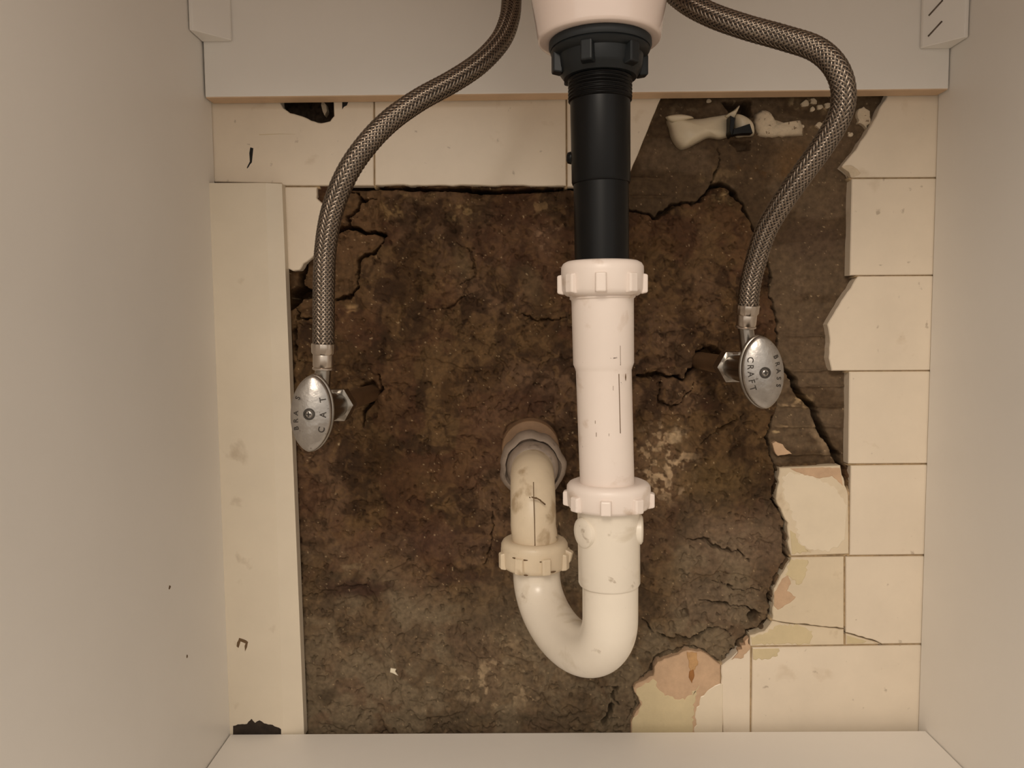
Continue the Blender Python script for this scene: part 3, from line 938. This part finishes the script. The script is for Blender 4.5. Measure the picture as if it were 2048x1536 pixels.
zt, zl = V(1200, 110, YP)[2], V(1200, 152, YP)[2]
cN = np.array([tp_c[0], tp_c[1], 0])
lug_ring(nut, cN, 0.0215, radpx(97, tp_c), zl, zt + 0.001, 6, 0.0062, M_blacknut, phase=math.radians(-90 - 22))
# threads
pr = []
ys = np.linspace(146, 202, 57)
for i, y in enumerate(ys):
    pr.append((1200, y, 62.5 + 1.6 * math.cos(i / 57 * 2 * math.pi * 8)))
mk('threaded_sleeve', *lathe_px(YP, [(1200, 144, 50)] + pr + [(1200, 205, 60), (1200, 205, 40)], 56), M_black, tail, sharp=60)
mk('upper_tube', *lathe_px(YP, [(1200, 203, 40), (1200.2, 203, 60), (1202, 364, 58.5), (1202, 368, 57), (1202, 368, 40)], 56), M_black, tail, sharp=40)
mk('lower_tube', *lathe_px(YP, [(1202, 366, 30), (1202, 366, 55), (1204, 552, 54), (1204, 552, 30)], 56), M_black, tail, sharp=40)
kn = V(1138, 316, YP + 0.004)
mk('side_nub', *lathe_axis(kn + np.array([0.012, 0, 0]), kn + np.array([-0.0015, 0, 0]), [(0, 0.0035), (0.011, 0.0035), (0.0128, 0.003), (0.0135, 0.0015)], 20), M_black, tail)

# ------------------------------------------------------------------ white extension tube
ext = thing('extension_tube', V(1214, 962, YP), 'white plastic extension tube with ribbed slip nut around the black tailpiece', 'drain pipe')


def slip_nut(parent, x, ytop, ybot, hw, Y, mat, nlug=8, phase=0.0, dome_top=True, wing=None):
    h = ybot - ytop
    P = [(x, ytop + 3, hw * 0.66), (x, ytop + 1, hw * 0.72), (x, ytop, hw * 0.86), (x, ytop + h * 0.06, hw * 0.95), (x, ytop + h * 0.16, hw), (x, ytop + h * 0.30, hw * 1.005),
         (x, ytop + h * 0.82, hw * 0.985), (x, ytop + h * 0.93, hw * 0.95), (x, ytop + h, hw * 0.86), (x, ytop + h, hw * 0.6)]
    o = mk('slip_nut', *lathe_px(Y, P, 64), mat, parent, sharp=50)
    c = V(x, (ytop + ybot) / 2, Y)
    z1 = V(x, ytop + h * 0.36, Y)[2]; z0 = V(x, ytop + h * 0.96, Y)[2]
    r = radpx(hw, c)
    lug_ring(o, np.array([c[0], c[1], 0]), r * 0.93, r * 1.095, z0, z1, nlug, 0.0055, mat, phase)
    return o


slip_nut(ext, 1204.5, 523, 592, 82, YP, M_pvc, 8, math.radians(-98))
tube = mk('tube', *lathe_px(YP, [(1204.5, 586, 50), (1204.8, 586, 66), (1204.8, 590, 67), (1204.8, 593, 65), (1204.8, 596, 66), (1204.8, 599, 62.5), (1205, 602, 62), (1207, 727, 60.5), (1207.2, 736, 57), (1207.3, 741, 55.5),
                                 (1214, 962, 54), (1215, 1010, 54), (1215, 1010, 30)], 64), M_pvc, ext, sharp=30)


def seam(parent, pts, Y, off_px, name='mold_seam', wid=0.0005, mat=None, R=None):
    """thin raised line on the front of a vertical pipe"""
    P = []
    for (xc, y, hw) in pts:
        c = V(xc, y, Y); r = radpx(hw, c)
        a = math.asin(off_px / hw)
        P.append(c + np.array([r * math.sin(a), -r * math.cos(a) + 0.00015, 0]))
    Q_ = resample(P, 0.0012 if name == 'dirt_fleck' else 0.004)
    tt = np.linspace(0, 1, len(Q_))
    wr = [wid * (0.25 + 0.75 * math.sin(math.pi * t_) ** 0.7) for t_ in tt] if name == 'dirt_fleck' else wid
    return mk(name, *sweep(Q_, wr, 6), mat or M_seam, parent)


seam(tube, [(1206, 690, 61), (1206.6, 728, 60.6)], YP, 27, wid=0.00022)
seam(tube, [(1208, 745, 55.4), (1211, 860, 54.8)], YP, 23, wid=0.0003)
for (ox, yy, hw, ln) in ((-27, 788, 55.2, 7), (10, 772, 55.3, 9), (36, 752, 55.3, 14), (-24, 838, 55, 6), (16, 844, 55, 8), (37, 850, 55, 9), (2, 862, 55, 5), (-22, 862, 55, 8), (24, 921, 54.5, 10)):
    seam(tube, [(1209.5, yy - ln / 2, hw), (1209.5, yy, hw), (1209.5, yy + ln / 2, hw)], YP, ox, name='dirt_fleck', wid=0.00055 if ln < 10 else 0.0004)

# ------------------------------------------------------------------ trap bend
trap = thing('trap_bend', V(1200, 1345, YP), 'white plastic U-shaped trap bend with a slip nut at each end', 'drain trap')
slip_nut(trap, 1217, 962, 1016, 83, YP, M_pvc, 8, math.radians(-100))
sock = mk('trap_socket', *lathe_px(YP, [(1217, 1010, 56), (1217, 1014, 65), (1217, 1018, 65), (1217, 1021, 62.5), (1217, 1025, 62), (1218.5, 1163, 61.5), (1218.5, 1167, 59.5), (1218.6, 1168, 55.5), (1218.6, 1168, 40)], 64), M_pvc_trap, trap, sharp=40)
for a_deg in (-150, -8):
    a = math.radians(a_deg)
    c = V(1217.5, 1057, YP); r = radpx(62, c)
    u = np.array([math.cos(a), math.sin(a), 0])
    A = c + u * (r - 0.004)
    mk('round_boss', *lathe_axis(A, A + u, [(0, 0.0088), (0.0046, 0.0085), (0.0056, 0.0070), (0.0058, 0.004)], 28), M_pvc_trap, sock, sharp=50)
YR = -0.1035
pf = V(1220.5, 1160, YP); pr_ = V(1073, 1136, YR)
R_tube = radpx(55.5, V(1220, 1190, YP))
dirv = np.array([pr_[0] - pf[0], pr_[1] - pf[1], 0]); Ld = np.linalg.norm(dirv); dirv /= Ld
zst = pr_[2] - 0.004
path = [pf, np.array([pf[0], pf[1], (pf[2] + zst) / 2])]
RB = Ld / 2
zdrop = RB * 0.98 - 0.0120
for k in range(0, 33):
    a = math.pi * k / 32
    p = np.array([pf[0], pf[1], zst]) + dirv * (RB * (1 - math.cos(a))) - np.array([0, 0, zdrop * math.sin(a)])
    path.append(p)
path.append(np.array([pr_[0], pr_[1], pr_[2] + 0.01]))
mk('bend', *sweep(resample(catmull(path, 4), 0.0025), R_tube, 56), M_pvc_trap, trap, sharp=60)
rn = slip_nut(trap, 1069, 1077, 1134, 66.5, YR, M_pvc_old, 8, math.radians(-72))
cW = V(1069, 1106, YR)
for (x0_, x1_, y_) in ((-44, -36, 1100), (-28, -14, 1101), (8, 19, 1104), (-22, -14, 1130), (28, 40, 1126)):
    P_ = []
    for ox in np.linspace(x0_, x1_, 5):
        c = V(1069, y_, YR); r = radpx(66.6, c); a = math.asin(ox / 66.6)
        P_.append(c + np.array([r * math.sin(a), -r * math.cos(a) + 0.0001, 0]))
    mk('grime_line', *sweep(np.array(P_), [0.0002, 0.0005, 0.0006, 0.0005, 0.0002], 6), M_seam, rn)
a = math.radians(-18)
wv = np.array([math.cos(a), math.sin(a), 0]); ww = np.array([-math.sin(a), math.cos(a), 0]); rr = radpx(66, cW)
bevel(mk('wing_tab', [cW + wv * (rr * q0) + ww * q1 + np.array([0, 0, q2]) for q0, q1, q2 in ((0.9, -.003, .006), (0.9, .003, .006), (0.9, .003, -.007), (0.9, -.003, -.007), (1.2, -.0025, .003), (1.2, .0025, .003), (1.12, .0025, -.004), (1.12, -.0025, -.004))],
         [(0, 1, 2, 3), (7, 6, 5, 4), (0, 4, 5, 1), (1, 5, 6, 2), (2, 6, 7, 3), (3, 7, 4, 0)], M_pvc_old, rn, smooth=False), 0.0008, 2)

# ------------------------------------------------------------------ trap arm into the wall
arm = thing('drain_elbow', V(1062, 898, 0.0), 'aged cream elbow pipe running from the trap into the grimy wall coupling', 'drain pipe')
pw = V(1063, 900, 0.0)
pb = V(1070, 1100, YR)
R_arm = radpx(45.5, V(1069, 1030, YR))
zc = V(1065, 932, -0.040)[2]
re = 0.030
path = [pb, np.array([pb[0] * 0.9 + pw[0] * 0.1, YR, (pb[2] + zc - re) / 2])]
xe = V(1066, 950, YR)[0]
for k in range(0, 13):
    a = math.pi / 2 * k / 12
    path.append(np.array([xe, YR + re * (1 - math.cos(a)), zc - re + re * math.sin(a)]))
path.append(np.array([pw[0], -0.03, zc])); path.append(np.array([pw[0], 0.0, zc + 0.002]))
armp = mk('elbow', *sweep(resample(catmull(path, 4), 0.0025), R_arm, 48), M_pvc_old, arm, sharp=60)
seam(armp, [(1070, 1082, 45.5), (1069, 1030, 45.5), (1067.5, 985, 45.5), (1067, 955, 45.5)], YR, -1, wid=0.00035)
seam(armp, [(1064, 984, 45.5), (1066, 986, 45.5)], YR, -6, name='scratch', wid=0.0004)
for (q0, q1) in (((-6, 984), (4, 987)), ((2, 985), (12, 991)), ((11, 991), (21, 1000))):
    P = []
    for ox, yy in (q0, ((q0[0] + q1[0]) / 2, (q0[1] + q1[1]) / 2), q1):
        c = V(1068, yy, YR); r = radpx(45.5, c); a = math.asin(ox / 45.5)
        P.append(c + np.array([r * math.sin(a), -r * math.cos(a) + 0.0001, 0]))
    mk('scratch', *sweep(np.array(P), 0.0005, 6), M_seam, armp)
cw_ = V(1061, 897, -0.008)
A = np.array([cw_[0], 0.010, cw_[2]])
rB = radpx(58, V(1062, 898, -0.008))
mk('wall_collar', *lathe_axis(A, A + np.array([0, -1, 0]), [(0, rB), (0.018, rB), (0.021, rB * 0.97), (0.022, rB * 0.9), (0.022, rB * 0.6)], 48), M_rust_ring, arm, sharp=40)
cf_ = V(1065, 932, -0.040)
A = np.array([cf_[0] - 0.001, 0.010, cf_[2]])
rF = radpx(66, cf_)
random.seed(9)
wob = [1 + 0.03 * math.sin(3 * k_ * 0.098 + 1) + 0.022 * math.sin(7 * k_ * 0.098) + 0.012 * math.sin(13 * k_ * 0.098 + 2) for k_ in range(64)]
mk('coupling_nut', *lathe_axis(A + np.array([0.001, 0, 0]), A + np.array([0.001, -1, 0]), [(0.030, rF * 0.75), (0.032, rF * 0.93), (0.036, rF), (0.046, rF * 1.01), (0.052, rF * 0.97), (0.055, rF * 0.9), (0.056, rF * 0.84), (0.052, rF * 0.80), (0.050, rF * 0.72), (0.050, rF * 0.6)], 64,
                               fn=lambda i, an: wob[int(an / (2 * math.pi) * 64) % 64] if 1 < i < 7 else 1.0), M_grime, arm, sharp=60)
mk('reducer_cone', *lathe_axis(A + np.array([0.001, 0, 0]), A + np.array([0.001, -1, 0]), [(0.045, rF * 0.80), (0.056, rF * 0.78), (0.062, rF * 0.74), (0.066, R_arm * 1.03), (0.066, R_arm * 0.9)], 48), M_grime, arm, sharp=60)

# ------------------------------------------------------------------ braided hoses
HOSE_R = 0.0066


def hose(name, pts, label, nut_bottom, ferr, group):
    P = resample(catmull([V(x, y, Y) for x, y, Y in pts], 24), 0.0011)
    root = thing(name, P[0], label, 'hose', group)
    core = mk('hose_core', *sweep(P[::3], HOSE_R * 0.905, 28), M_core, root)
    Pf = resample(P, 0.0006)
    F = frames(Pf)
    N = len(Pf)
    sl = np.arange(N) * np.linalg.norm(Pf[1] - Pf[0])
    U_ = np.array([f[0] for f in F]); Wv = np.array([f[1] for f in F])
    NS, pitch, hw = 16, 0.046, 0.00066
    th = 2 * math.pi * sl / pitch
    tt = th * NS / math.pi
    allv, allf = [], []
    jj = np.arange(N - 1) * 3
    strip = np.concatenate([np.stack([jj, jj + 3, jj + 4, jj + 1], 1), np.stack([jj + 1, jj + 4, jj + 5, jj + 2], 1)])
    for dirn in (1, -1):
        for k in range(NS):
            ang = 2 * math.pi * k / NS + dirn * th
            ph = (tt + 2 * k) if dirn > 0 else (2 * k - tt)
            wv_ = dirn * np.cos(math.pi / 2 * ph - math.pi / 4)
            rad = HOSE_R * 0.95 + 0.00026 * np.clip(wv_ * 1.6, -1, 1)
            er = U_ * np.cos(ang)[:, None] + Wv * np.sin(ang)[:, None]
            et = -U_ * np.sin(ang)[:, None] + Wv * np.cos(ang)[:, None]
            c = Pf + er * rad[:, None]
            allf.append(strip + sum(len(x) for x in allv))
            allv.append(np.stack([c - et * hw - er * 0.00022, c + er * 0.00016, c + et * hw - er * 0.00022], 1).reshape(-1, 3))
    vs = np.concatenate(allv); fs = np.concatenate(allf).tolist()
    br = mk('braid', vs, fs, M_steel, root)
    # ferrule and nut at the lower end, following the hose axis
    t0 = P[0] - P[12]; t0 /= np.linalg.norm(t0)
    A = P[1]
    L1, L2 = ferr
    fl = lambda i, an: 1.0 + (0.018 * math.cos(an * 14) if i in (1, 2, 3) else 0)
    fe = mk('crimp_ferrule', *lathe_axis(A, A + t0, [(0, HOSE_R * 0.9), (0.0003, HOSE_R * 1.06), (0.0012, HOSE_R * 1.09), (L1 - 0.001, HOSE_R * 1.07), (L1, HOSE_R * 0.98), (L1, HOSE_R * 0.5)], 56, fn=fl), M_ferrule, root, sharp=40)
    B = A + t0 * L1
    mk('coupling_nut', *lathe_axis(B, B + t0, [(0, HOSE_R * 0.7), (0, HOSE_R * 0.92), (0.0005, HOSE_R * 0.95), (L2 * 0.75, HOSE_R * 0.95), (L2 * 0.82, HOSE_R * 0.90), (L2 * 0.88, HOSE_R * 0.99), (L2 * 0.97, HOSE_R * 0.99), (L2, HOSE_R * 0.93), (L2, HOSE_R * 0.4)], 48), M_ferrule, root, sharp=35)
    return root, B + t0 * L2


hl, endL = hose('supply_hose', [(647, 690, -0.150), (647.5, 640, -0.151), (648, 570, -0.152), (651, 500, -0.155), (663, 427, -0.160), (690, 355, -0.165), (728, 296, -0.166), (778, 243, -0.163), (838, 200, -0.156), (905, 163, -0.146),
                  (960, 126, -0.136), (1000, 83, -0.124), (1018, 40, -0.112), (1023, 0, -0.100), (1024, -60, -0.080), (1024, -130, -0.05), (1024, -162, -0.040)],
                'braided steel supply hose rising from the valve beside the trim board', None, (0.0068, 0.0095), 'braided supply hoses')
hr, endR = hose('supply_hose', [(1496, 612, -0.124), (1499, 580, -0.126), (1507, 540, -0.130), (1530, 466, -0.142), (1565, 405, -0.156), (1607, 345, -0.168), (1652, 282, -0.178), (1682, 225, -0.186), (1686, 175, -0.190), (1668, 130, -0.190), (1630, 97, -0.186),
                  (1568, 76, -0.180), (1490, 54, -0.172), (1420, 29, -0.162), (1364, -2, -0.148), (1322, -45, -0.12), (1290, -110, -0.075), (1276, -172, -0.045)],
                'braided steel supply hose looping over to the valve near the broken tile column', None, (0.0066, 0.0088), 'braided supply hoses')


# ------------------------------------------------------------------ shutoff valves
def text_mesh(ch):
    cu = bpy.data.curves.new('glyph', 'FONT')
    cu.body = ch
    cu.size = 1.0
    cu.extrude = 0.0
    cu.offset = 0.018
    cu.align_x = 'CENTER'
    cu.align_y = 'CENTER'
    ob = bpy.data.objects.new('glyph', cu)
    COL.objects.link(ob)
    dg = bpy.context.evaluated_depsgraph_get()
    m = bpy.data.meshes.new_from_object(ob.evaluated_get(dg))
    v = [tuple(x.co) for x in m.vertices]; f = [tuple(p.vertices) for p in m.polygons]
    bpy.data.objects.remove(ob)
    bpy.data.meshes.remove(m); bpy.data.curves.remove(cu)
    return v, f


GLYPH = {c: text_mesh(c) for c in 'BRASCFT'}


def valve(Wpt, Hpt, hose_end, roll_deg, tflip, label, size, fade):
    Wpt = np.asarray(Wpt); Hpt = np.asarray(Hpt)
    ax = Wpt - Hpt; L = np.linalg.norm(ax); ax /= L        # towards the wall
    up = np.array([0, 0, 1.0]); up = up - ax * (up @ ax); up /= np.linalg.norm(up)
    rt = np.cross(ax, up)                                    # right in the picture
    root = thing('shutoff_valve', Wpt, label, 'valve', 'water shutoff valves')
    # --- oval handle
    ro = math.radians(roll_deg)
    hu = up * math.cos(ro) + rt * math.sin(ro); hr_ = rt * math.cos(ro) - up * math.sin(ro)
    a_, b_ = size
    nn = 72

    def outline(k, s):
        t = 2 * math.pi * k / nn
        c, s_ = math.cos(t), math.sin(t)
        x = b_ * math.copysign(abs(s_) ** 1.2, s_); y = a_ * math.copysign(abs(c) ** 0.96, c)
        return hr_ * (x * s) + hu * (y * s)
    prof = [(0.02, -0.0030), (0.25, -0.0029), (0.5, -0.0024), (0.75, -0.0015), (0.92, -0.0004), (0.97, 0.0002), (1.0, 0.0012), (1.0, 0.0024), (0.97, 0.0030), (0.90, 0.0022), (0.6, 0.0016), (0.02, 0.0014)]
    vs, fs = [], []
    for s, d in prof:
        for k in range(nn):
            vs.append(Hpt + outline(k, s) + ax * d)
    for i in range(len(prof) - 1):
        for k in range(nn):
            k2 = (k + 1) % nn
            fs.append((i * nn + k, i * nn + k2, (i + 1) * nn + k2, (i + 1) * nn + k))
    fs.append(tuple(range(nn - 1, -1, -1))); fs.append(tuple((len(prof) - 1) * nn + k for k in range(nn)))
    hd = mk('handle', vs, fs, M_chrome, root, sharp=45)
    # second rim behind the dish
    prof2 = [(0.60, 0.0050), (0.96, 0.0056), (1.015, 0.0062), (1.03, 0.0068), (1.02, 0.0076), (0.97, 0.0080), (0.5, 0.0080)]
    vs, fs = [], []
    for s, d in prof2:
        for k in range(nn):
            vs.append(Hpt + outline(k, s) + ax * d)
    for i in range(len(prof2) - 1):
        for k in range(nn):
            k2 = (k + 1) % nn
            fs.append((i * nn + k, i * nn + k2, (i + 1) * nn + k2, (i + 1) * nn + k))
    fs.append(tuple(range(nn - 1, -1, -1))); fs.append(tuple((len(prof2) - 1) * nn + k for k in range(nn)))
    mk('handle_rim', vs, fs, M_chrome_edge, hd, sharp=45)
    # screw in a dark recess
    sc = Hpt - ax * 0.0030
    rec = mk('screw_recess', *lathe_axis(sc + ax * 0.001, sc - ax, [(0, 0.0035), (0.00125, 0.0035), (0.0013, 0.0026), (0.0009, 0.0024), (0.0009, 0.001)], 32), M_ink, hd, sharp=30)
    mk('screw', *lathe_axis(sc + ax * 0.001, sc - ax, [(0, 0.0023), (0.0014, 0.0023), (0.0019, 0.0017), (0.0021, 0.0008)], 28), M_chrome, hd, sharp=60)
    cr = []
    for d0, d1 in ((hr_, hu), (hu, hr_)):
        c0 = sc - ax * 0.0012
        v = [c0 + d0 * (s0 * 0.0014) + d1 * (s1 * 0.00035) - ax * z for s0 in (-1, 1) for s1 in (-1, 1) for z in (-0.0006, 0.0003)]
        cr.append((v, [(0, 1, 3, 2), (4, 6, 7, 5), (0, 4, 5, 1), (2, 3, 7, 6), (0, 2, 6, 4), (1, 5, 7, 3)]))
    mk('cross_slot', *merge(cr), M_ink, hd, smooth=False)

    # --- stamped words, curved along both long sides
    def surf(x, y):
        s = min(1.0, math.hypot(x / b_, y / a_))
        return float(np.interp(s, [0.02, 0.25, 0.5, 0.75, 0.92, 0.97], [-0.0030, -0.0029, -0.0024, -0.0015, -0.0004, 0.0002]))

    def word(txt, side, hgt, skip=()):
        out = []
        n_ = len(txt)
        for i, ch in enumerate(txt):
            if i in skip:
                continue
            yy = (0.5 - (i + 0.5) / n_) * a_ * 0.98
            xx = side * b_ * 0.66 * math.sqrt(max(0, 1 - (yy / (a_ * 1.05)) ** 2))
            slope = -side * 0.55 * (yy / a_)
            v, f = GLYPH[ch]
            tx = np.array([math.sin(slope * -1.0), -math.cos(slope)])   # reading direction (down)
            ty = np.array([math.cos(slope), math.sin(slope * -1.0)])    # letter tops to the right
            pts = []
            for (gx, gy, gz) in v:
                p2 = np.array([xx, yy]) + tx * gx * hgt + ty * gy * hgt
                if tflip:
                    p2 = -p2
                pts.append(Hpt + hr_ * p2[0] + hu * p2[1] + ax * (surf(p2[0], p2[1]) - 0.00012))
            out.append((pts, f))
        o = mk('lettering', *merge(out), M_ink, hd, smooth=False)
        o['label'] = 'worn stamped letters on the handle'
    word('CRAFT', -1, 0.0050, fade[0]); word('BRASS', 1, 0.0042, fade[1])

    # --- stem, body, outlet, compression nut, stub pipe
    Q = lambda t: Hpt + ax * t
    mk('stem', *lathe_axis(Q(0.001), Wpt, [(0, 0.0065), (0.012, 0.0065)], 24), M_brass, root)
    hexf = lambda i, an: 1 / math.cos(((an + math.pi / 6) % (math.pi / 3)) - math.pi / 6) if 0 < i < 3 else 1.0
    mk('packing_nut', *lathe_axis(Q(0.010), Wpt, [(0, 0.006), (0.0005, 0.0072), (0.0075, 0.0072), (0.008, 0.006)], 48, fn=hexf), M_chrome_edge, root, sharp=25)
    mk('valve_body', *lathe_axis(Q(0.017), Wpt, [(0, 0.007), (0.001, 0.0088), (0.014, 0.0092), (0.030, 0.0088), (0.036, 0.0086), (0.044, 0.0082), (0.046, 0.006)], 40), M_chrome_edge, root, sharp=40)
    # outlet rises to the hose
    ho = np.asarray(hose_end)
    t_o = (ho - Hpt) @ ax
    base_p = Q(t_o)
    mk('outlet', *lathe_axis(base_p, ho + (ho - base_p) / np.linalg.norm(ho - base_p) * 0.003, [(0, 0.0052), (0.001, 0.0052), (np.linalg.norm(ho - base_p) + 0.003, 0.0048)], 28), M_chrome_edge, root, sharp=40)
    mk('compression_nut', *lathe_axis(Q(0.058), Wpt, [(0, 0.0088), (0.0010, 0.0104), (0.0135, 0.0104), (0.0150, 0.0086)], 48, fn=hexf), M_chrome_edge, root, sharp=25)
    mk('nut_collar', *lathe_axis(Q(0.071), Wpt, [(0, 0.0080), (0.0042, 0.0080), (0.005, 0.0068)], 36), M_brass, root, sharp=40)
    mk('stub_pipe', *lathe_axis(Q(0.072), Wpt, [(0, 0.0070), (L - 0.072 + 0.02, 0.0070)], 32), M_stub, root, sharp=40)
    return root


valve(V(738, 788, 0.0), V(621, 827.5, -0.170), endL, 4.0, True, 'worn chrome shutoff valve with oval handle in front of the trim board', (0.0228, 0.0122), ((1, 3), (3,)))
valve(V(1405, 722, 0.0), V(1527, 745, -0.145), endR, -6.0, False, 'chrome shutoff valve with stamped oval handle near the broken tile column', (0.0227, 0.0130), ((), ()))
